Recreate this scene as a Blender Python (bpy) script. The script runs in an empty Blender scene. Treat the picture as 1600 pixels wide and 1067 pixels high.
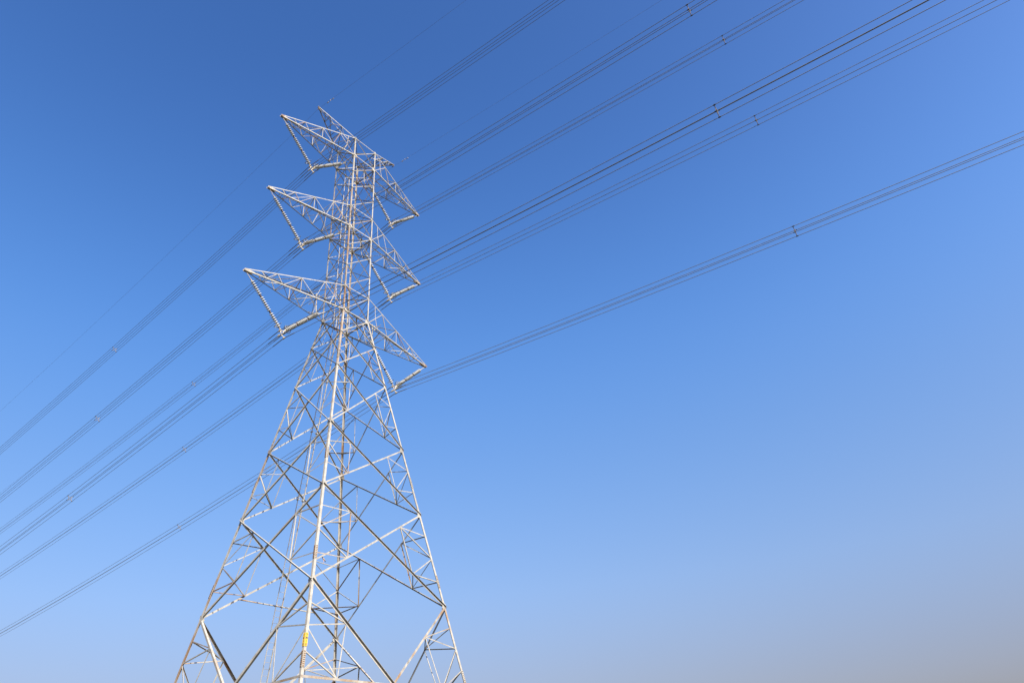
import bpy, bmesh, math, random
from mathutils import Vector, Matrix
random.seed(7)
sc = bpy.context.scene
R = math.radians

# ------------------------------------------------------------------ camera, sky, sun, exposure
cd = bpy.data.cameras.new('camera')
cd.lens = 25.1066; cd.sensor_width = 36.0; cd.sensor_fit = 'HORIZONTAL'
cd.clip_start = 0.1; cd.clip_end = 20000
cam = bpy.data.objects.new('camera', cd); sc.collection.objects.link(cam)
cam.location = (-30.726, -38.477, 1.6)
cam.rotation_euler = (R(123.89), R(4.296), R(-51.696))
sc.camera = cam

SUN_AZ, SUN_EL = 200.0, 45.0          # compass bearing (clockwise from +Y) and height of the sun
az, el = R(SUN_AZ), R(SUN_EL)
to_sun = Vector((math.sin(az) * math.cos(el), math.cos(az) * math.cos(el), math.sin(el)))
world = bpy.data.worlds.new('World'); sc.world = world; world.use_nodes = True
wn = world.node_tree.nodes; wl = world.node_tree.links
bg = wn['Background']
sky = wn.new('ShaderNodeTexSky'); sky.sky_type = 'NISHITA'; sky.sun_disc = False
sky.sun_elevation = el; sky.sun_rotation = az
sky.altitude = 0; sky.air_density = 1.0; sky.dust_density = 2.5; sky.ozone_density = 1.6
hs = wn.new('ShaderNodeHueSaturation'); hs.inputs['Saturation'].default_value = 1.3     # a hazier, bluer air than the model's own
wl.new(sky.outputs[0], hs.inputs['Color'])
# a low haze layer: the air changes colour with height above the horizon
tco = wn.new('ShaderNodeTexCoord'); sep = wn.new('ShaderNodeSeparateXYZ'); wl.new(tco.outputs['Generated'], sep.inputs[0])
ramp = wn.new('ShaderNodeValToRGB'); ramp.color_ramp.interpolation = 'B_SPLINE'
AIR = [(0.0, (0.221, 0.204, 0.253)), (0.13, (0.402, 0.293, 0.301)), (0.25, (0.648, 0.495, 0.476)), (0.42, (0.697, 0.6, 0.605)), (0.57, (0.608, 0.642, 0.724)), (0.76, (0.384, 0.435, 0.565)), (0.95, (0.277, 0.35, 0.46))]
while len(ramp.color_ramp.elements) < len(AIR): ramp.color_ramp.elements.new(0.5)
for e_, (p_, c_) in zip(ramp.color_ramp.elements, AIR): e_.position = p_; e_.color = c_ + (1,)
wl.new(sep.outputs['Z'], ramp.inputs[0])
mul = wn.new('ShaderNodeVectorMath'); mul.operation = 'MULTIPLY'; wl.new(hs.outputs[0], mul.inputs[0]); wl.new(ramp.outputs[0], mul.inputs[1])
mul2 = wn.new('ShaderNodeVectorMath'); mul2.operation = 'SCALE'; mul2.inputs['Scale'].default_value = 1.9; wl.new(mul.outputs[0], mul2.inputs[0])
wl.new(mul2.outputs[0], bg.inputs[0]); bg.inputs[1].default_value = 0.070
sd = bpy.data.lights.new('sun', 'SUN'); sd.energy = 5.0; sd.angle = R(0.5); sd.color = (1.0, 0.94, 0.84)
so = bpy.data.objects.new('sun', sd); sc.collection.objects.link(so)
so.rotation_euler = to_sun.to_track_quat('Z', 'Y').to_euler()
so.location = (0, -40, 120)
sc.view_settings.view_transform = 'Standard'; sc.view_settings.look = 'None'
sc.view_settings.exposure = 1.65; sc.view_settings.gamma = 1.0
sc.view_settings.use_curve_mapping = False

# ------------------------------------------------------------------ materials
def mat(name):
    m = bpy.data.materials.new(name); m.use_nodes = True
    return m, m.node_tree.nodes, m.node_tree.links, m.node_tree.nodes['Principled BSDF']

def steel_material(name, base, rust_col, rust_at, streak):
    """weathered galvanised steel: cloudy zinc, rust in blotches; 'tone' is each member's own degree of rust"""
    m, n, l, p = mat(name)
    tc = n.new('ShaderNodeTexCoord')
    mp = n.new('ShaderNodeMapping'); mp.inputs['Scale'].default_value = streak
    l.new(tc.outputs['Object'], mp.inputs[0])
    n1 = n.new('ShaderNodeTexNoise'); n1.inputs['Scale'].default_value = 1.0; n1.inputs['Detail'].default_value = 5
    n1.inputs['Roughness'].default_value = 0.65
    l.new(mp.outputs[0], n1.inputs['Vector'])
    n2 = n.new('ShaderNodeTexNoise'); n2.inputs['Scale'].default_value = 3.1; n2.inputs['Detail'].default_value = 3
    l.new(tc.outputs['Object'], n2.inputs['Vector'])
    at = n.new('ShaderNodeAttribute'); at.attribute_name = 'tone'
    add = n.new('ShaderNodeMath'); add.operation = 'ADD'
    l.new(n1.outputs['Fac'], add.inputs[0]); l.new(at.outputs['Fac'], add.inputs[1])
    rr = n.new('ShaderNodeValToRGB')
    rr.color_ramp.elements[0].position = rust_at; rr.color_ramp.elements[0].color = (0, 0, 0, 1)
    rr.color_ramp.elements[1].position = min(1, rust_at + 0.22); rr.color_ramp.elements[1].color = (1, 1, 1, 1)
    l.new(add.outputs[0], rr.inputs[0])
    zc = n.new('ShaderNodeValToRGB')
    zc.color_ramp.elements[0].position = 0.35; zc.color_ramp.elements[0].color = tuple(c * 0.74 for c in base) + (1,)
    zc.color_ramp.elements[1].position = 0.62; zc.color_ramp.elements[1].color = base + (1,)
    l.new(n2.outputs['Fac'], zc.inputs[0])
    mx = n.new('ShaderNodeMix'); mx.data_type = 'RGBA'
    l.new(rr.outputs[0], mx.inputs[0]); l.new(zc.outputs[0], mx.inputs[6])
    mx.inputs[7].default_value = rust_col + (1,)
    l.new(mx.outputs[2], p.inputs['Base Color'])
    p.inputs['Roughness'].default_value = 0.62; p.inputs['Metallic'].default_value = 0.0
    return m

STEEL = steel_material('galvanised_steel', (0.240, 0.226, 0.200), (0.155, 0.092, 0.045), 0.60, (0.9, 0.9, 0.35))
RUSTY = steel_material('rusty_steel', (0.25, 0.22, 0.18), (0.13, 0.072, 0.036), 0.50, (5, 5, 2))

def plain(name, col, rough=0.5, metal=0.0, var=0.25, scale=6.0):
    m, n, l, p = mat(name)
    tc = n.new('ShaderNodeTexCoord')
    nz = n.new('ShaderNodeTexNoise'); nz.inputs['Scale'].default_value = scale; nz.inputs['Detail'].default_value = 4
    l.new(tc.outputs['Object'], nz.inputs['Vector'])
    cr = n.new('ShaderNodeValToRGB')
    cr.color_ramp.elements[0].position = 0.3; cr.color_ramp.elements[0].color = tuple(c * (1 - var) for c in col) + (1,)
    cr.color_ramp.elements[1].position = 0.7; cr.color_ramp.elements[1].color = tuple(min(1, c * (1 + var * 0.4)) for c in col) + (1,)
    l.new(nz.outputs['Fac'], cr.inputs[0]); l.new(cr.outputs[0], p.inputs['Base Color'])
    p.inputs['Roughness'].default_value = rough; p.inputs['Metallic'].default_value = metal
    return m

PORCELAIN = plain('grey_porcelain', (0.31, 0.31, 0.30), 0.32, 0, 0.15)
CAP_AND_SHADE = plain('brown_cap_and_shed_shade', (0.045, 0.025, 0.02), 0.6)  # iron caps between rods, and the shade painted on the core under each shed
HARDWARE = plain('line_hardware', (0.30, 0.265, 0.205), 0.5, 0, 0.2)
RING = plain('grey_arcing_ring', (0.16, 0.16, 0.155), 0.45)
CABLE = plain('weathered_aluminium_cable', (0.095, 0.088, 0.078), 0.7, 0, 0.2, 1.5)
SPACER = plain('dull_spacer_metal', (0.12, 0.10, 0.08), 0.6, 0, 0.3)
RUBBER = plain('black_clamp_rubber', (0.025, 0.025, 0.025), 0.7)
YELLOW = plain('yellow_enamel', (0.46, 0.29, 0.008), 0.45, 0, 0.08)
INK = plain('dark_lettering', (0.05, 0.045, 0.03), 0.6)
GRASS = plain('dry_grass_ground', (0.045, 0.05, 0.025), 0.95, 0, 0.5, 0.35)
BLACKF = plain('black_feathers', (0.02, 0.02, 0.022), 0.7)
WHITEF = plain('white_feathers', (0.42, 0.40, 0.36), 0.85)
BROWNF = plain('brown_feathers', (0.16, 0.11, 0.08), 0.85)
PINK = plain('pink_bird_legs', (0.45, 0.26, 0.22), 0.6)

# ------------------------------------------------------------------ mesh helpers
def V(*a): return Vector(a)

class MB:
    """collects shapes; build() links them as one mesh object"""
    def __init__(self): self.v = []; self.f = []; self.t = []; self.mi = []
    def add(self, vs, fs, tone=0.0, mi=0):
        o = len(self.v); self.v += [tuple(x) for x in vs]
        for f in fs: self.f.append([i + o for i in f]); self.t.append(tone); self.mi.append(mi)
    def bar(self, A, B, x, y, tone=0.0, mi=0):
        """bar with half-size vectors x, y"""
        vs = []
        for P in (A, B):
            for sx, sy in ((-1, -1), (1, -1), (1, 1), (-1, 1)): vs.append(P + x * sx + y * sy)
        self.add(vs, [(3, 2, 1, 0), (4, 5, 6, 7), (0, 1, 5, 4), (1, 2, 6, 5), (2, 3, 7, 6), (3, 0, 4, 7)], tone, mi)
    def angle(self, A, B, n, w, th=None, up=True, tone=None, shift=0.0, centre=True, side=None):
        """rolled steel angle from A to B: one flange in the plane with normal n, the other pointing inwards"""
        if th is None: th = max(0.008, w * 0.11)
        if tone is None: tone = member_tone()
        d = (B - A).normalized(); n = (n - d * n.dot(d)).normalized(); b = d.cross(n)
        if side is not None:
            if b.dot(side) < 0: b = -b
        elif (b.z > 0) == up: b = -b
        h = -b * (w * 0.35) if centre else b * 0.0
        h = h + n * shift
        prof = [V(0, 0), V(w, 0), V(w, -th), V(th, -th), V(th, -w), V(0, -w)]
        vs = []
        for P in (A, B):
            for q in prof: vs.append(P + h + b * q.x + n * q.y)
        k = 6; fs = [tuple(range(k - 1, -1, -1)), tuple(range(k, 2 * k))]
        for i in range(k): j = (i + 1) % k; fs.append((i, j, j + k, i + k))
        self.add(vs, fs, tone)
    def tube(self, pts, r, seg=8, tone=0.0, mi=0, cap=True):
        rad = r if isinstance(r, (list, tuple)) else [r] * len(pts)
        vs = []; fs = []
        d0 = (pts[1] - pts[0]).normalized()
        ref = V(0, 0, 1) if abs(d0.z) < 0.9 else V(1, 0, 0)
        x = d0.cross(ref).normalized()
        for i, P in enumerate(pts):
            d = (pts[min(i + 1, len(pts) - 1)] - pts[max(i - 1, 0)]).normalized()
            x = (x - d * x.dot(d)).normalized(); y = d.cross(x)
            for s in range(seg):
                a = 2 * math.pi * s / seg
                vs.append(P + (x * math.cos(a) + y * math.sin(a)) * rad[i])
        for i in range(len(pts) - 1):
            for s in range(seg):
                t = (s + 1) % seg
                fs.append((i * seg + s, i * seg + t, (i + 1) * seg + t, (i + 1) * seg + s))
        if cap:
            fs.append(tuple(range(seg - 1, -1, -1))); o = (len(pts) - 1) * seg; fs.append(tuple(range(o, o + seg)))
        self.add(vs, fs, tone, mi)
    def plate(self, pts, n, th, tone=0.0):
        """flat plate: polygon pts, thickness th along n"""
        k = len(pts); vs = [p + n * th * 0.5 for p in pts] + [p - n * th * 0.5 for p in pts]
        fs = [tuple(range(k)), tuple(range(2 * k - 1, k - 1, -1))]
        for i in range(k): j = (i + 1) % k; fs.append((i, i + k, j + k, j))
        self.add(vs, fs, tone)
    def build(self, name, m, parent=None, smooth=False):
        me = bpy.data.meshes.new(name)
        me.from_pydata(self.v, [], self.f)
        at = me.attributes.new('tone', 'FLOAT', 'FACE'); at.data.foreach_set('value', self.t)
        for x in (m if isinstance(m, (list, tuple)) else [m]): me.materials.append(x)
        me.polygons.foreach_set('material_index', self.mi)
        bm = bmesh.new(); bm.from_mesh(me); bmesh.ops.recalc_face_normals(bm, faces=bm.faces); bm.to_mesh(me); bm.free()
        if smooth: me.polygons.foreach_set('use_smooth', [True] * len(me.polygons))
        me.update()
        o = bpy.data.objects.new(name, me); sc.collection.objects.link(o)
        if parent: o.parent = parent
        return o

def member_tone():
    r = random.random()
    return random.uniform(-0.12, 0.06) if r < 0.66 else (random.uniform(0.06, 0.16) if r < 0.88 else random.uniform(0.16, 0.30))

def tag(o, label, cat, group=None, kind=None):
    if label: o['label'] = label
    if cat: o['category'] = cat
    if group: o['group'] = group
    if kind: o['kind'] = kind
    return o

def empty(name, loc):
    e = bpy.data.objects.new(name, None); e.location = loc; e.empty_display_size = 0.3
    sc.collection.objects.link(e); return e

def origin_to(o, p):
    """move a mesh object's origin to p without moving its shape"""
    o.data.transform(Matrix.Translation(-p)); o.location = p

# ------------------------------------------------------------------ ground (below the frame)
g = MB(); N = 96
gv = [V(0, 0, 0)]
rads = [20, 60, 150, 400, 1200, 4000, 9000]
for r in rads:
    for k in range(N):
        a = 2 * math.pi * k / N; gv.append(V(r * math.cos(a), r * math.sin(a), 0))
gf = [(0, 1 + k, 1 + (k + 1) % N) for k in range(N)]
for i in range(len(rads) - 1):
    for k in range(N):
        a = 1 + i * N + k; b = 1 + i * N + (k + 1) % N
        gf.append((a, a + N, b + N, b))
g.add(gv, gf)
ground = g.build('ground', GRASS); ground['kind'] = 'structure'

# ------------------------------------------------------------------ transmission tower
RINGS = [('u1', 57.110, 1.300), ('l1', 54.776, 1.302), ('b1', 52.592, 1.305), ('c1', 50.475, 1.307), ('u2', 48.180, 1.309),
         ('l2', 45.774, 1.312), ('b2', 43.548, 1.314), ('c2', 41.316, 1.316), ('u3', 39.073, 1.319), ('l3', 36.648, 1.321),
         ('e', 34.043, 1.788), ('f', 30.428, 2.436), ('A', 24.969, 3.414), ('B', 19.951, 4.313), ('C', 13.617, 5.448)]
Z = {r: z for r, z, w in RINGS}; WD = {r: w for r, z, w in RINGS}
slope = (WD['C'] - WD['l3']) / (Z['C'] - Z['l3'])
def half(z):
    if z >= Z['l3']: return 1.321 + (1.300 - 1.321) * (z - Z['l3']) / (Z['u1'] - Z['l3'])
    return WD['l3'] + slope * (z - Z['l3'])
SG = {'N': (-1, -1), 'R': (1, -1), 'L': (-1, 1), 'F': (1, 1)}
def P(c, z):
    if isinstance(z, str): z = Z[z]
    w = half(z); return V(SG[c][0] * w, SG[c][1] * w, z)
FACES = [('N', 'R', V(0, -1, 0)), ('N', 'L', V(-1, 0, 0)), ('L', 'F', V(0, 1, 0)), ('R', 'F', V(1, 0, 0))]
ZD = 8.45
tower = empty('transmission_tower', (0, 0, 0))
tag(tower, 'tall pale steel lattice power pylon with rust streaks and six cross arms', 'pylon')
camv = Vector(cam.location)
def seen_size(A, B):
    a = (A - camv).normalized(); b = (B - camv).normalized(); return a.angle(b)

# legs ------------------------------------------------------------
CREV = {'N': 0.04, 'R': -0.02, 'L': 0.05, 'F': 0.06}
for c in 'NRLF':
    m = MB(); zs = [57.16, Z['c1'], Z['l2'], Z['c2'], Z['l3'], 32.2, Z['f'], 27.5, Z['A'], Z['B'], 16.5, Z['C'], ZD, 3.5, -0.4]
    n1 = V(SG[c][0], 0, 0); n2 = V(0, SG[c][1], 0)
    for i in range(len(zs) - 1):
        w = 0.11 if zs[i] > 37 else (0.135 if zs[i] > 25 else 0.155)
        tn = CREV[c] + random.uniform(-0.10, 0.10)
        if c == 'N' and 29 < zs[i + 1] < 46: tn += 0.24
        if c in 'LR' and zs[i + 1] > 34: tn += 0.10
        if c == 'F': tn += 0.08
        if c == 'L' and zs[i] < 26: tn += 0.12
        if c == 'R' and zs[i] < 15: tn += 0.10
        m.angle(P(c, zs[i]), P(c, zs[i + 1]), n1, w, w * 0.11, tone=tn, centre=False, side=-n2)
    leg = m.build('leg', STEEL, tower)
    for zz in (15.3, 9.3, 22.4, 31.6):                       # bolted leg splices
        s = MB(); w = 0.145 if zz > 25 else 0.165
        A, B = P(c, zz + 0.42), P(c, zz - 0.42); off = (n1 + n2) * 0.014
        s.angle(A + off, B + off, n1, w, 0.012, tone=0.0 if c == 'N' else random.uniform(-.1, .08), centre=False, side=-n2)
        for k in range(8):
            for nn, tt in ((n1, n2), (n2, n1)):
                for wq in (0.3, 0.7):
                    q = A.lerp(B, (k + 0.5) / 8) + off - tt * (w * wq)
                    s.bar(q, q + nn * 0.03, V(0, 0, 0.018), tt * 0.018, 0.25)
        s.build('splice_plate', RUSTY if c == 'N' and zz < 20 else STEEL, leg)
    for r in ('u1', 'l1', 'u2', 'l2', 'u3', 'l3', 'e', 'f', 'A', 'B', 'C'):
        gm = MB(); q = P(c, r); sz = 0.34 if r in ('l1', 'l2', 'l3') else (0.30 if r in ('A', 'B', 'C') else 0.22)
        for nn, tt in ((n1, n2), (n2, n1)):
            c0 = q + nn * 0.006
            pts = [c0 + V(0, 0, sz * 0.75), c0 - tt * sz * 0.8 + V(0, 0, sz * 0.45), c0 - tt * sz * 1.1 - V(0, 0, sz * 0.1),
                   c0 - tt * sz * 0.8 - V(0, 0, sz * 0.6), c0 - V(0, 0, sz * 0.8)]
            gm.plate(pts, nn, 0.012, random.uniform(-0.1, 0.08))
        gm.build('gusset_plate', STEEL, leg)

# braces -------------------------------------------------------------
def brace(name, A, B, n, w, up=True, tone=None, shift=0.0):
    m = MB(); m.angle(A, B, n, w, up=up, tone=tone, shift=shift); return m.build(name, STEEL, tower)

names = [r for r, _, _ in RINGS]
SIZE = {'e': 0.074, 'f': 0.08, 'A': 0.088, 'B': 0.096, 'C': 0.108}
for i in range(len(names) - 1):
    top, bot = names[i], names[i + 1]
    low = bot in SIZE
    w = SIZE.get(bot, 0.052)
    for a, b, n in FACES:
        nm = 'diagonal_brace' if low else 'body_brace'
        up = (n.y < 0 or n.x > 0)
        # seen from outside: the brace falling to the right lies on the leg with its flange out, the other behind it with its flange in
        lft, rgt = (a, b) if n.y < 0 or n.x > 0 else (b, a)
        tn = None if low else member_tone() + 0.05                # the slim upper body has rusted most
        brace(nm, P(lft, top), P(rgt, bot), -n, w, up=True, tone=tn, shift=-0.004)
        brace(nm, P(rgt, top), P(lft, bot), n, w, up=(n.y > 0 or n.x > 0), shift=-0.012)
# bottom panel: braces falling from each leg to the middle of the strut below
for a, b, n in FACES:
    mid = (P(a, ZD) + P(b, ZD)) / 2
    lft, rgt = (a, b) if n.y < 0 or n.x > 0 else (b, a)
    brace('diagonal_brace', P(lft, 'C'), mid, n if n.x < 0 else -n, 0.135, up=True, shift=-0.004)
    brace('diagonal_brace', P(rgt, 'C'), mid, n, 0.135, up=(n.y > 0 or n.x > 0), shift=-0.012)
# horizontal struts
for r, w in (('u1', 0.065), ('l1', 0.075), ('u2', 0.065), ('l2', 0.075), ('u3', 0.065), ('l3', 0.08)):
    for a, b, n in FACES: brace('horizontal_strut', P(a, r), P(b, r), n, w, up=True, shift=0.018)
for a, b, n in FACES: brace('horizontal_strut', P(a, ZD), P(b, ZD), n, 0.12, up=True, shift=0.018)
# horizontal members carrying the ladder on the far-left face
def on_line(A, B, z): return A.lerp(B, (z - A.z) / (B.z - A.z))
midLF = (P('L', ZD) + P('F', ZD)) / 2
for A, B in ((on_line(P('L', 'C'), P('F', 'B'), 15.1), on_line(P('F', 'C'), P('L', 'B'), 15.1)),
             (on_line(P('L', 'C'), midLF, 10.1), on_line(P('F', 'C'), midLF, 10.1))):
    brace('horizontal_strut', A, B, V(0, 1, 0), 0.085, up=False, shift=-0.03)
# plan bracing with the string hangers at arm level
for r in ('l1', 'l2', 'l3', 'u1', 'u2', 'u3'):
    for a, b, dz in (('N', 'F', -0.02), ('L', 'R', -0.09)):
        brace('plan_brace', P(a, r) + V(0, 0, dz), P(b, r) + V(0, 0, dz), V(0, 0, 1), 0.055)
    if r[0] == 'l':
        w = half(Z[r]); z = Z[r] - 0.16
        for p, q in ((V(-w, 0, z), V(0, -w, z)), (V(0, -w, z), V(w, 0, z)), (V(w, 0, z), V(0, w, z)), (V(0, w, z), V(-w, 0, z))):
            brace('plan_brace', p, q, V(0, 0, 1), 0.05)

# redundant members -----------------------------------------------------
red = []                                                     # (A, B, n, width)
perch = None
def redundants(top, bot, sub, w):
    global perch
    zt, zb = Z[top], Z[bot]; ft, fb = half(zt), half(zb)
    xt = ft / (ft + fb)                                      # where the two diagonals cross, along the one from above
    hips = {}
    for a, b, n in FACES:
        for c, o in ((a, b), (b, a)):
            d_up = (P(c, top), P(o, bot)); d_dn = (P(c, bot), P(o, top))
            leg = lambda t: P(c, zt + (zb - zt) * t)
            q1 = d_up[0].lerp(d_up[1], xt * 0.5); q2 = d_dn[0].lerp(d_dn[1], (1 - xt) * 0.5)
            if sub == 2: L = [(leg(.5), q1), (leg(.5), q2), (q1, q2)]
            elif sub == 3: L = [(leg(.33), q1), (leg(.33), q2), (leg(.655), q2), (q1, q2)]
            else: L = [(leg(.24), q1), (leg(.49), q1), (leg(.49), q2), (leg(.74), q2), (q1, q2)]
            for A, B in L: red.append((A, B, n, w))
            hips.setdefault(c, []).append((q1, q2))
            if sub == 4 and c == 'F' and n.y > 0: perch = (leg(.24), q1)
    for c, qs in hips.items():
        if c != 'N' and sub > 2: red.append((qs[0][1], qs[1][1], V(0, 0, 1), w))
redundants('l3', 'e', 2, 0.04); redundants('e', 'f', 2, 0.044); redundants('f', 'A', 3, 0.05)
redundants('A', 'B', 3, 0.054); redundants('B', 'C', 4, 0.06)
hips = {}
for a, b, n in FACES:
    mid = (P(a, ZD) + P(b, ZD)) / 2
    for c in (a, b):
        k1 = P(c, 'C').lerp(mid, 0.42); mm = P(c, ZD).lerp(mid, 0.37)
        lz = lambda t: P(c, Z['C'] + (ZD - Z['C']) * t)
        for A, B in ((lz(.25), k1), (lz(.5), k1), (k1, mm), (lz(.5), mm), (lz(.75), mm)): red.append((A, B, n, 0.064))
        hips.setdefault(c, []).append(k1)
for c, (q, r) in hips.items():
    if c != 'N': red.append((q, r, V(0, 0, 1), 0.06))
red.sort(key=lambda m: -seen_size(m[0], m[1]))
random.seed(21)
for A, B, n, w in red[:100]:
    m = MB(); m.angle(A, B, n, w, up=random.random() < 0.5, shift=-0.02); m.build('redundant_brace', STEEL, tower)
m = MB()
for A, B, n, w in red[100:]: m.angle(A, B, n, w, up=random.random() < 0.5, shift=-0.02)
rest = m.build('small_redundant_braces', STEEL, tower); rest['kind'] = 'stuff'

# cross arms --------------------------------------------------------------
def crossarm(side, tipx, tipz, up_r, lo_r):
    """four chords from the body to a pointed tip, laced on all four sides"""
    cf, cb = ('N', 'L') if side < 0 else ('R', 'F')           # front (towards the road) and back legs
    T = V(side * tipx, 0, tipz)
    e = 0.07
    Tuf, Tub = T + V(0, -e, 0.07), T + V(0, e, 0.07); Tlf, Tlb = T + V(0, -e, -0.05), T + V(0, e, -0.05)
    uf, ub, lf, lb = P(cf, up_r), P(cb, up_r), P(cf, lo_r), P(cb, lo_r)
    ch = {'uf': (Tuf, uf), 'ub': (Tub, ub), 'lf': (Tlf, lf), 'lb': (Tlb, lb)}
    pt = lambda k, t: ch[k][0].lerp(ch[k][1], t)
    m = MB()
    nf, nb = V(0, -1, 0), V(0, 1, 0)
    def lace(k1, t1, k2, t2, n, w=0.044): m.angle(pt(k1, t1), pt(k2, t2), n, w, up=random.random() < .6, shift=-0.012)
    for u, l, n in (('uf', 'lf', nf), ('ub', 'lb', nb)):
        for a, b in ((.15, .20), (.30, .20), (.30, .36), (.54, .36), (.54, .54), (.54, .695), (.78, .695)): lace(u, a, l, b, n)
        lace(u, .78, l, 1.0, n, 0.048)
        q = pt(u, .78).lerp(pt(l, 1.0), .5); m.angle(q, pt(l, .85), n, 0.05, shift=-0.012); m.angle(q, pt(u, .90), n, 0.05, shift=-0.012)
    up = V(0, 0, 1)
    for a, b in ((.30, .30), (.54, .54), (.78, .78)): lace('uf', a, 'ub', b, up, 0.046)
    for a, b in ((.15, .30), (.54, .30), (.54, .78), (1.0, .78)): lace('uf', a, 'ub', b, up, 0.04)
    for a, b in ((.20, .20), (.36, .36), (.54, .54), (.695, .695), (.85, .85)): lace('lf', a, 'lb', b, -up, 0.042)
    for a, b in ((.36, .54), (.36, .20), (.695, .54), (.695, .85), (1.0, .85)): lace('lf', a, 'lb', b, -up, 0.04)
    for a, b in ((.54, .54), ): m.angle(pt('uf', a), pt('lb', b), V(0, -1, 0), 0.05); m.angle(pt('ub', a), pt('lf', b), V(0, 1, 0), 0.05)
    arm = m.build('crossarm', STEEL, tower)
    for k, (A, B) in ch.items():
        c = MB(); c.angle(A, B, nf if k[1] == 'f' else nb, 0.07 if k[0] == 'u' else 0.082, up=(k[0] == 'u'), tone=random.uniform(-.12, .03))
        c.build('chord', STEEL, arm)
    t = MB(); ax = V(side, 0, (0.1))
    for sy in (-1, 1):
        c0 = T + V(0, sy * (e + 0.03), 0)
        t.plate([c0 + V(side * 0.12, 0, 0.02), c0 + V(side * 0.10, 0, -0.12), c0 + V(-side * 0.55, 0, -0.10), c0 + V(-side * 0.75, -0, 0.10), c0 + V(-side * 0.1, 0, 0.12)],
                V(0, 1, 0), 0.014, random.uniform(-0.05, 0.2))
    t.bar(T + V(side * 0.08, 0, -0.05), T + V(-side * 0.5, 0, -0.12), V(0, e + 0.03, 0), V(0, 0, 0.008), 0.1)
    t.tube([T + V(side * 0.02, -e - 0.08, -0.04), T + V(side * 0.02, e + 0.08, -0.04)], 0.025, 8, 0.2)
    t.build('tip_plate', RUSTY, arm)
    return T

ARMS = [(8.494, 54.745, 'u1', 'l1'), (8.642, 45.701, 'u2', 'l2'), (9.446, 36.554, 'u3', 'l3')]
random.seed(5)
TIPS = {}
for i, (x, z, u, l) in enumerate(ARMS):
    for s in (-1, 1): TIPS[(i, s)] = crossarm(s, x, z, u, l)
# string hangers at mid body
for i, (x, z, u, l) in enumerate(ARMS):
    for s in (-1, 1):
        if i == 2:                                           # the lowest arms carry the inner string on a hanger of their own
            h = MB(); q = V(s * 2.906, 0, 35.96)
            h.angle(V(s * 2.99, 0, 37.50), q, V(0, -1, 0), 0.07, tone=0.1)
            h.angle(V(s * 2.05, 0, 36.62), q, V(0, -1, 0), 0.07, tone=-.1)
            for e_ in (-1, 1): h.angle(V(s * 2.99, e_ * .98, 36.66), q + V(0, 0, .02), V(s, 0, 0), 0.06, tone=-.05)
            for dx in (-.13, .13): h.angle(V(s * 2.99 + dx, -.10, 37.35), V(s * 2.99 + dx, -.10, 37.86), V(0, -1, 0), 0.075, tone=-.12)
            h.angle(V(s * 2.99, -1.0, 37.42), V(s * 2.99, 1.0, 37.42), V(0, 0, 1), 0.07, tone=0.0)
            h.build('string_hanger', STEEL, tower); continue
        h = MB(); c0 = V(s * half(Z[l]), 0, Z[l])
        h.plate([c0 + V(0, -.16, .06), c0 + V(0, .16, .06), c0 + V(0, .07, -.26), c0 + V(0, -.07, -.26)], V(1, 0, 0), 0.02, 0.1)
        h.build('string_hanger', RUSTY, tower)

# earth wire arms -----------------------------------------------------------
PT = {}
for s in (-1, 1):
    cf, cb = ('N', 'L') if s < 0 else ('R', 'F')
    T = V(s * 4.834, 0, 59.411); PT[s] = T
    A, B = P(cf, 'u1'), P(cb, 'u1'); C3 = A.lerp(B, 0.27) - V(0, 0, 0.05)
    n = (A - T).cross(B - T).normalized(); n = n if n.z > 0 else -n
    fr = lambda t: (T + V(0, -.04, 0)).lerp(A, t); bk = lambda t: (T + V(0, .04, 0)).lerp(B, t)
    m = MB()
    for a, b in ((.08, .10), (.17, .10), (.17, .32), (.30, .32), (.30, .62), (.62, .62), (.62, .98)):
        m.angle(fr(a), bk(b), n, 0.044, tone=random.uniform(-.05, .15))
    for a, b in ((.30, .32), (.62, .62)):
        m.angle(fr(a), bk(b), n, 0.05, shift=-.03, tone=random.uniform(-.05, .15))
    th = lambda t: (T - V(0, 0, .1)).lerp(C3, t)
    for a, b in ((.15, .22), (.30, .22), (.30, .45), (.62, .45), (.62, .8)): m.angle(fr(a), th(b), V(0, -1, 0), 0.045)
    for a in (.45, .7): m.angle(bk(a), th(a), V(0, 0, 1), 0.045)
    arm = m.build('earth_wire_arm', STEEL, tower)
    for X, Y, sd in ((T + V(0, -.04, 0), A, V(0, -1, 0)), (T + V(0, .04, 0), B, V(0, 1, 0)), (T - V(0, 0, .1), C3, V(0, -1, 0))):
        c = MB(); c.angle(X, Y, n, 0.068, tone=random.uniform(-.1, .06), up=True); c.build('chord', STEEL, arm)
    t = MB(); t.bar(T + V(s * .10, 0, 0), T - V(s * .25, 0, .12), V(0, .09, 0), V(0, 0, .02), 0.1)
    t.tube([T + V(s * .02, 0, 0), T + V(s * .02, 0, -.22)], 0.03, 8, 0.2)
    t.bar(T + V(s * .02, -.14, -.24), T + V(s * .02, .14, -.24), V(.03, 0, 0), V(0, 0, .035), 0.1)
    t.build('tip_plate', RUSTY, arm)

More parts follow.
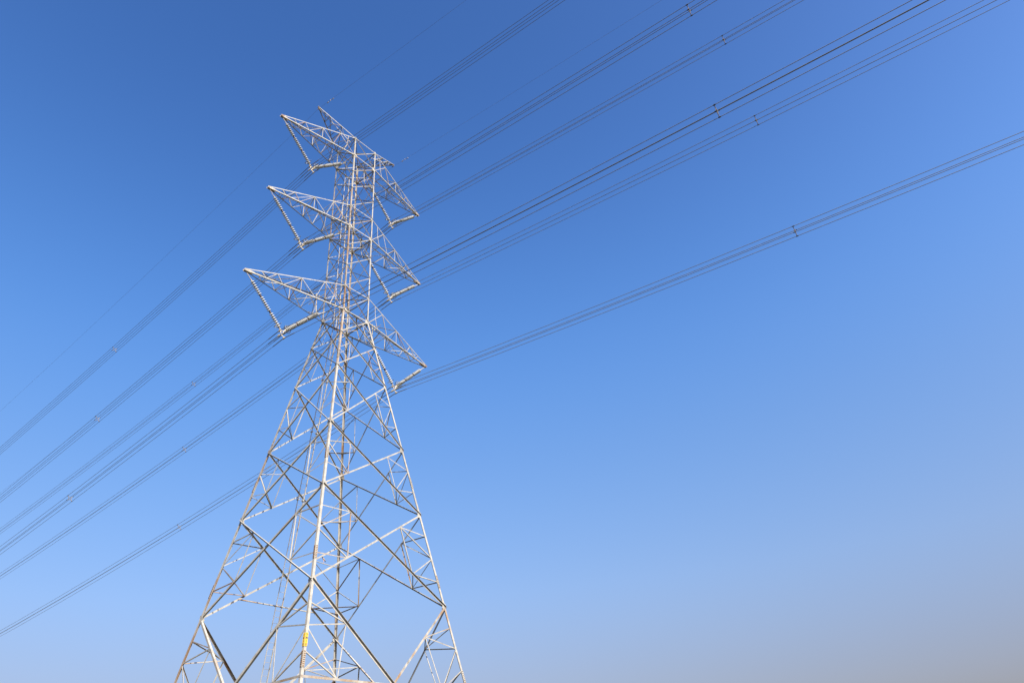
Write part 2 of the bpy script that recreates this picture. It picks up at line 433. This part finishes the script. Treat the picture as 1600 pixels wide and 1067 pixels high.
# ladder on the inside of the far-left face ----------------------------------
def lad(z, dx): return V(dx, half(z) - 0.16, z)
zs = [3.0, Z['C'], Z['B'], Z['A'], Z['f'], Z['e'], Z['l3'], Z['u3'], Z['l2'], Z['u2'], Z['l1']]
m = MB()
for z in (15.1, 10.1, 22.4, 27.6, 31.9):
    for dx in (-.22, .22): m.bar(lad(z, dx) + V(0, -.04, 0), lad(z, dx) + V(0, .16, 0), V(.06, 0, 0), V(0, 0, .04), 0.05)
ladder = m.build('ladder', STEEL, tower)
z = 3.2; far = MB(); nr = 0
while z < Z['l1'] - 0.2:
    tn = random.uniform(-.1, .1)
    if nr < 100: r = MB(); r.tube([lad(z, -0.21), lad(z, 0.21)], 0.011, 6, tn); r.build('rung', STEEL, ladder)
    else: far.tube([lad(z, -0.21), lad(z, 0.21)], 0.011, 6, tn)
    z += 0.40; nr += 1
far.build('far_rungs', STEEL, ladder)['kind'] = 'stuff'
for dx in (-.225, .225):
    r = MB()
    for i in range(len(zs) - 1):
        r.angle(lad(zs[i], dx), lad(zs[i + 1], dx), V(0, -1, 0), 0.06, tone=random.uniform(-.1, .12), centre=False, side=V(dx, 0, 0))
    r.build('rail', STEEL, ladder)

# yellow number plates on both outer flanges of the near leg -----------------------
def lettering(chars, p0, right, upv, n, size, parent):
    """characters stacked down the plate, as flat raised lettering"""
    objs = []
    vs = []; fs = []
    for i, ch in enumerate(chars):
        cu = bpy.data.curves.new('lettering', 'FONT'); cu.body = ch; cu.size = size; cu.align_x = 'CENTER'; cu.align_y = 'CENTER'
        cu.extrude = 0.0015; cu.offset = 0.014
        ob = bpy.data.objects.new('lettering', cu); sc.collection.objects.link(ob)
        me = bpy.data.meshes.new_from_object(ob.evaluated_get(bpy.context.evaluated_depsgraph_get()))
        o = len(vs); c0 = p0 - upv * (i * size * 1.12)
        for v in me.vertices: vs.append(tuple(c0 + right * v.co.x + upv * v.co.y + n * (v.co.z + 0.002)))
        for f in me.polygons: fs.append([k + o for k in f.vertices])
        bpy.data.objects.remove(ob); bpy.data.curves.remove(cu); bpy.data.meshes.remove(me)
    mb = MB(); mb.add(vs, fs); return mb.build('lettering', INK, parent)
zt, zb = 10.62, 9.92
for nn, tt, chars in ((V(-1, 0, 0), V(0, -1, 0), '1812'), (V(0, -1, 0), V(-1, 0, 0), 'TM/2')):
    m = MB(); A, B = P('N', zt) + nn * 0.02, P('N', zb) + nn * 0.02
    inn = -tt
    # outer leg surface leans: build the plate along the leg line
    m.plate([A - inn * 0.0, A + inn * 0.16, B + inn * 0.16, B], nn, 0.006)
    pl = m.build('number_plate', YELLOW, tower); pl['label'] = 'yellow number plate with dark characters'
    upv = (A - B).normalized()
    rt = upv.cross(nn); 
    lettering(chars, A + inn * 0.08 - upv * 0.12 + nn * 0.006, rt, upv, nn, 0.15, pl)

# ------------------------------------------------------------------ insulators, yokes, conductors
LEVEL = ('top', 'middle', 'lowest'); SIDE = {-1: 'left', 1: 'right'}
CEN = {(0, -1): V(-4.861, 0, 50.845), (1, -1): V(-5.012, 0, 41.701), (2, -1): V(-5.754, 0, 32.600),
       (0, 1): V(4.778, 0, 50.759), (1, 1): V(4.856, 0, 41.709), (2, 1): V(5.626, 0, 32.542)}
MR = {(0, -1): -.1079, (1, -1): -.1105, (2, -1): -.1116, (0, 1): -.1237, (1, 1): -.1141, (2, 1): -.1087}
ML = {(0, -1): -.1440, (1, -1): -.1371, (2, -1): -.1289, (0, 1): -.1382, (1, 1): -.1268, (2, 1): -.1155}
KR, KL = 0.000308, 0.000423
def sag(key, y):
    """height of the bundle centre above the clamp at distance y along the line"""
    return (ML[key] * y + KL * y * y) if y > 0 else (MR[key] * -y + KR * y * y)

def rod_mesh(L):
    """one long-rod porcelain insulator with nine sheds, along -Z from the origin"""
    m = MB(); seg = 20; n = 7; p = L / n; prof = [(0.0, 0.055)]
    for k in range(n):
        z0 = -k * p
        prof += [(z0 - p * .10, 0.060), (z0 - p * .22, 0.120), (z0 - p * .36, 0.156), (z0 - p * .48, 0.158), (z0 - p * .58, 0.135), (z0 - p * .64, 0.065), (z0 - p * .9, 0.055)]
    prof += [(-L, 0.05)]
    vs = []; fs = []
    for z, r in prof:
        for s in range(seg): a = 2 * math.pi * s / seg; vs.append(V(r * math.cos(a), r * math.sin(a), z))
    for i in range(len(prof) - 1):
        for s in range(seg):
            t = (s + 1) % seg; fs.append((i * seg + s, i * seg + t, (i + 1) * seg + t, (i + 1) * seg + s))
    m.add(vs, fs)
    for k_ in range(len(m.f)):                               # dark core between the pale sheds: shadow under them put into the colour
        r_ = (prof[k_ // seg][1] + prof[k_ // seg + 1][1]) / 2; m.mi[k_] = 1 if r_ < 0.07 else 0
    return m
ROD_L = 1.20; GAP = 0.16
def cap_mesh():
    m = MB(); m.tube([V(0, 0, 0.02), V(0, 0, -0.02), V(0, 0, -GAP + .02), V(0, 0, -GAP - .02)], [0.062, 0.078, 0.078, 0.062], 12); return m
rod0 = cap0 = None
def string(top, bottom, label, group):
    global rod0, cap0
    d = bottom - top; L = d.length
    root = empty('insulator_string', top)
    root.rotation_euler = (-d).to_track_quat('Z', 'Y').to_euler()
    tag(root, label, 'insulator', group)
    foot = 0.33                                              # fittings at the yoke end
    body = 3 * ROD_L + 2 * GAP; z0 = -(L - foot - body)
    m = MB(); m.tube([V(0, 0, 0), V(0, 0, z0 + 0.06)], 0.024, 8); m.tube([V(0, 0, z0 + 0.13), V(0, 0, z0)], 0.05, 10)
    m.build('link_rod', HARDWARE, root)
    z = z0
    for k in range(3):
        if rod0 is None: rod0 = rod_mesh(ROD_L).build('insulator_rod', [PORCELAIN, CAP_AND_SHADE], root, True); o = rod0
        else: o = rod0.copy(); sc.collection.objects.link(o); o.parent = root
        o.location = (0, 0, z); z -= ROD_L
        if k < 2:
            if cap0 is None: cap0 = cap_mesh().build('metal_cap', CAP_AND_SHADE, root, True); o = cap0
            else: o = cap0.copy(); sc.collection.objects.link(o); o.parent = root
            o.location = (0, 0, z); z -= GAP
    m = MB(); m.tube([V(0, 0, z + .03), V(0, 0, z - .1), V(0, 0, -L)], [.06, .05, .028], 10); m.build('end_fitting', HARDWARE, root)
    m = MB(); pts = []
    for k in range(25):
        a = R(35 + 290 * k / 24); pts.append(V(0.30 * math.cos(a), 0.30 * math.sin(a), z + 0.22))
    m.tube(pts, 0.022, 8)
    for a in (R(110), R(250)): m.tube([V(0, 0, z - .06), V(.2 * math.cos(a), .2 * math.sin(a), z + .02), V(.30 * math.cos(a), .30 * math.sin(a), z + .22)], 0.014, 6)
    m.build('arcing_ring', RING, root, True)

OFF = [(-1, 1), (1, 1), (-1, -1), (1, -1)]
HB = 0.225
for key in sorted(CEN):
    i, s = key; c = CEN[key]; hub = c + V(0, 0, 0.20)
    w = half(Z['l%d' % (i + 1)])
    arm = '%s %s arm' % (LEVEL[i], SIDE[s])
    string(TIPS[key] + V(-s * .05, 0, -.06), hub + V(s * 0.05, 0, .05), 'outer grey insulator string hung from the tip of the %s' % arm, 'insulator strings in V pairs under the arms')
    inner = V(s * w, 0, Z['l%d' % (i + 1)] - .2) if i < 2 else V(s * 2.906, 0, 35.94)
    string(inner, hub + V(-s * .05, 0, .05), 'inner grey insulator string sloping from tower body under the %s' % arm, 'insulator strings in V pairs under the arms')
    # yoke with four clamps
    y = empty('conductor_yoke', hub)
    tag(y, 'pale metal cable yoke where both insulator strings meet under the %s' % arm, 'cable yoke', 'yokes at the foot of the insulator strings')
    m = MB(); seg = 14
    ring = [V(.12 * math.cos(2 * math.pi * k / seg), 0, .14 * math.sin(2 * math.pi * k / seg)) for k in range(seg + 1)]
    m.tube(ring, 0.035, 6)
    m.bar(V(0, 0, -.10), V(0, 0, -.30), V(.05, 0, 0), V(0, .012, 0))
    for a, b in OFF:
        q = V(a * HB, 0, b * HB - 0.20 + .03)
        m.bar(V(a * .05, 0, -.20 + b * .06), q, V(.022, 0, .03), V(0, .016, 0))
    m.build('yoke_plate', HARDWARE, y)
    for a, b in OFF:
        q = V(a * HB, 0, b * HB - 0.20); m = MB()
        pts = [q + V(0, t, -.045 - .02 * (1 - (t / .2) ** 2) + .03) for t in (-.20, -.1, 0, .1, .20)]
        m.tube(pts, [.03, .05, .058, .05, .03], 8); m.bar(q + V(0, 0, .0), q + V(0, 0, .08), V(.035, 0, 0), V(0, .07, 0))
        m.build('suspension_clamp', HARDWARE, y)
    # four sub-conductors, one continuous cable each
    ys = [-300, -260, -220, -180, -150, -125, -105, -90, -78, -67, -57, -48, -40, -33, -27, -21, -16, -11, -7, -4, -2, -1, 0,
          1, 2, 4, 7, 11, 16, 21, 27, 33, 40, 48, 57, 67, 78, 90, 105, 125, 150, 180, 220, 260, 300]
    for a, b in OFF:
        base = c + V(a * HB, 0, b * HB)
        cab = MB(); cab.tube([base + V(0, t, sag(key, t)) for t in ys], 0.0165, 6)
        place = '%s %s' % ('upper' if b > 0 else 'lower', 'outer' if a == s else 'inner')
        o = cab.build('power_cable', CABLE, None, True); origin_to(o, base)
        tag(o, 'dark power cable under the %s, %s wire of its four' % (arm, place), 'power cable', 'power cables in bundles of four')
        rodm = MB(); rodm.tube([V(0, t, sag(key, t)) for t in (-1.3, -1.2, -.6, 0, .6, 1.2, 1.3)], [.02, .03, .03, .03, .03, .03, .02], 8)
        rodm.build('armour_rod', CABLE, o, True)

# spacers -----------------------------------------------------------------------
sp_root = None
def make_spacer():
    r = empty('cable_spacer', (0, 0, 0))
    m = MB(); k = 0.115
    cs = [V(-k, 0, k), V(k, 0, k), V(k, 0, -k), V(-k, 0, -k)]
    for j in range(4): m.bar(cs[j], cs[(j + 1) % 4], V(0, .014, 0), V(.014, 0, .014))
    m.build('frame', SPACER, r)
    for a, b in OFF:
        m = MB(); m.bar(V(a * k, 0, b * k), V(a * (HB - .02), 0, b * (HB - .02)), V(.014, 0, -a * b * .014), V(0, .016, 0))
        arm = m.build('spacer_arm', SPACER, r)
        m = MB(); m.tube([V(a * HB, -.07, b * HB), V(a * HB, .055, b * HB)], .034, 8); m.build('cable_clamp', RUBBER, arm)
    return r
def copy_tree(o, parent=None):
    c = o.copy(); sc.collection.objects.link(c); c.parent = parent
    for ch in o.children: copy_tree(ch, c)
    return c
SPL = {(0, -1): 32.1, (1, -1): 31.1, (2, -1): 30.3, (0, 1): 32.8, (1, 1): 32.1, (2, 1): 31.5}
SPR = {(1, -1): -34.3, (2, -1): -34.0, (0, 1): -34.2, (1, 1): -34.2, (2, 1): -33.8}
for D, where in ((SPL, 'far span beyond the tower'), (SPR, 'near span towards the viewer')):
    for key, yy in D.items():
        if sp_root is None: sp_root = make_spacer(); o = sp_root
        else: o = copy_tree(sp_root)
        c = CEN[key]; o.location = c + V(0, yy, sag(key, yy))
        dz = (sag(key, yy + .1) - sag(key, yy - .1)) / .2
        o.rotation_euler = (math.atan(dz), 0, 0)
        tag(o, 'small square spacer clamping cables of the %s %s arm, %s' % (LEVEL[key[0]], SIDE[key[1]], where), 'cable spacer', 'spacers on the cable bundles')

# earth wires and vibration dampers -------------------------------------------------
EM = {-1: (-.1262, -.1440), 1: (-.1245, -.1415)}
for s in (-1, 1):
    base = PT[s] + V(s * .02, 0, -.24)
    f = lambda t: (EM[s][1] * t + KL * t * t) if t > 0 else (EM[s][0] * -t + KR * t * t)
    m = MB(); m.tube([base + V(0, t, f(t)) for t in ys], 0.007, 6)
    o = m.build('earth_wire', CABLE, None, True); origin_to(o, base)
    tag(o, 'single thin earth wire strung over the %s peak arm of the tower' % SIDE[s], 'earth wire', 'thin earth wires')
    yy = -1.75
    d = empty('vibration_damper', base + V(0, yy, f(yy))); d.rotation_euler = (math.atan((f(yy + .1) - f(yy - .1)) / .2), 0, 0)
    tag(d, 'small dumbbell vibration damper on the earth wire beside the %s peak arm' % SIDE[s], 'vibration damper', 'dampers on the earth wires')
    m = MB(); m.tube([V(0, -.38, -.09), V(0, -.1, -.07), V(0, .1, -.07), V(0, .38, -.09)], .008, 6); m.build('messenger_cable', RING, d)
    m = MB(); m.bar(V(0, 0, -.09), V(0, 0, .025), V(.02, 0, 0), V(0, .03, 0)); m.build('clamp', HARDWARE, d)
    for q in (-1, 1):
        m = MB(); m.tube([V(0, q * .48, -.10), V(0, q * .42, -.10), V(0, q * .24, -.085), V(0, q * .22, -.085)], [.02, .036, .03, .015], 10); m.build('weight', HARDWARE, d, True)

# ------------------------------------------------------------------ bird perched inside the tower
A, B = perch; foot = A.lerp(B, 0.60) + V(0, -0.0, 0.03)
rt = cam.matrix_world.to_3x3() if False else None
view = (foot - camv); view.z = 0; view.normalize(); side = V(-view.y, view.x, 0)      # side: to the left as seen from the road
bird = empty('bird', foot)
tag(bird, 'small black headed bird with white breast perched on a thin brace inside the tower', 'bird')
m = MB()
hd = side                                                    # it faces left
spine = [(-.16, .00, .012, .028, 0), (-.13, .05, .02, .03, 0), (-.09, .10, .035, .04, 0), (-.055, .15, .058, .055, 2), (-.01, .205, .068, .064, 1),
         (.035, .265, .060, .056, 1), (.068, .315, .042, .042, 1), (.088, .35, .038, .038, 0), (.105, .375, .042, .040, 0), (.128, .392, .032, .030, 0),
         (.148, .396, .013, .013, 0), (.195, .388, .003, .003, 0)]
seg = 12; vs = []; fs = []
up0 = V(0, 0, 0.11)
for i, (x, z, rw, rh, mi) in enumerate(spine):
    p = hd * x + V(0, 0, z) + up0
    a0 = spine[max(i - 1, 0)]; a1 = spine[min(i + 1, len(spine) - 1)]
    d = (hd * (a1[0] - a0[0]) + V(0, 0, a1[1] - a0[1])).normalized(); wv = view; hv = d.cross(wv).normalized()
    for k in range(seg):
        t = 2 * math.pi * k / seg; vs.append(p + wv * (rw * math.cos(t)) + hv * (rh * math.sin(t)))
m.v = [tuple(v) for v in vs]
for i in range(len(spine) - 1):
    for k in range(seg):
        t = (k + 1) % seg
        back = False
        c4 = Vector(vs[i * seg + k]); mid = hd * spine[i][0] + V(0, 0, spine[i][1]) + up0
        rel = (c4 - mid).dot((V(0, 0, 1) - hd).normalized())
        mi = spine[i][4]
        if mi == 1 and rel > 0.012: mi = 2
        m.f.append([i * seg + k, i * seg + t, (i + 1) * seg + t, (i + 1) * seg + k]); m.t.append(0); m.mi.append(mi)
m.f.append(list(range(seg))); m.t.append(0); m.mi.append(0)
for q in (-1, 1):
    hip = hd * (-.005) + V(0, 0, .165) + up0 + view * (q * .03)
    ank = hd * (-.03) + V(0, 0, .07) + view * (q * .03) + V(0, 0, .02)
    toe = hd * (.005) + view * (q * .03)
    m.tube([hip, ank, toe], [.022, .010, .008], 6, mi=3)
    for dx in (-.04, .03, .055): m.tube([toe, toe + hd * dx + view * (.012 if dx == .03 else -.006)], [.008, .005], 5, mi=3)
bird_body = m.build('body', [BLACKF, WHITEF, BROWNF, PINK], bird, True)
for q in (-1, 1):                                            # folded wings
    w = MB(); prof = [(.05, .28, .025), (.02, .25, .05), (-.03, .19, .055), (-.08, .12, .04), (-.135, .045, .012)]
    a = []; b = []
    for x, z, h in prof:
        c0 = hd * x + V(0, 0, z) + up0
        n2 = (V(0, 0, 1) - hd).normalized()
        a.append(c0 + n2 * h * .8 + view * (q * .055)); b.append(c0 - n2 * h * .5 + view * (q * .07))
    vs = a + b + [p - view * q * .014 for p in a + b]; n = len(a); fs = []
    for i in range(n - 1):
        fs += [(i, i + 1, n + i + 1, n + i), (2 * n + i, 3 * n + i, 3 * n + i + 1, 2 * n + i + 1), (i, 2 * n + i, 2 * n + i + 1, i + 1), (n + i, n + i + 1, 3 * n + i + 1, 3 * n + i)]
    fs += [(0, n, 3 * n, 2 * n), (n - 1, 3 * n - 1, 4 * n - 1, 2 * n - 1)]
    w.add(vs, fs); w.build('wing', BROWNF, bird)
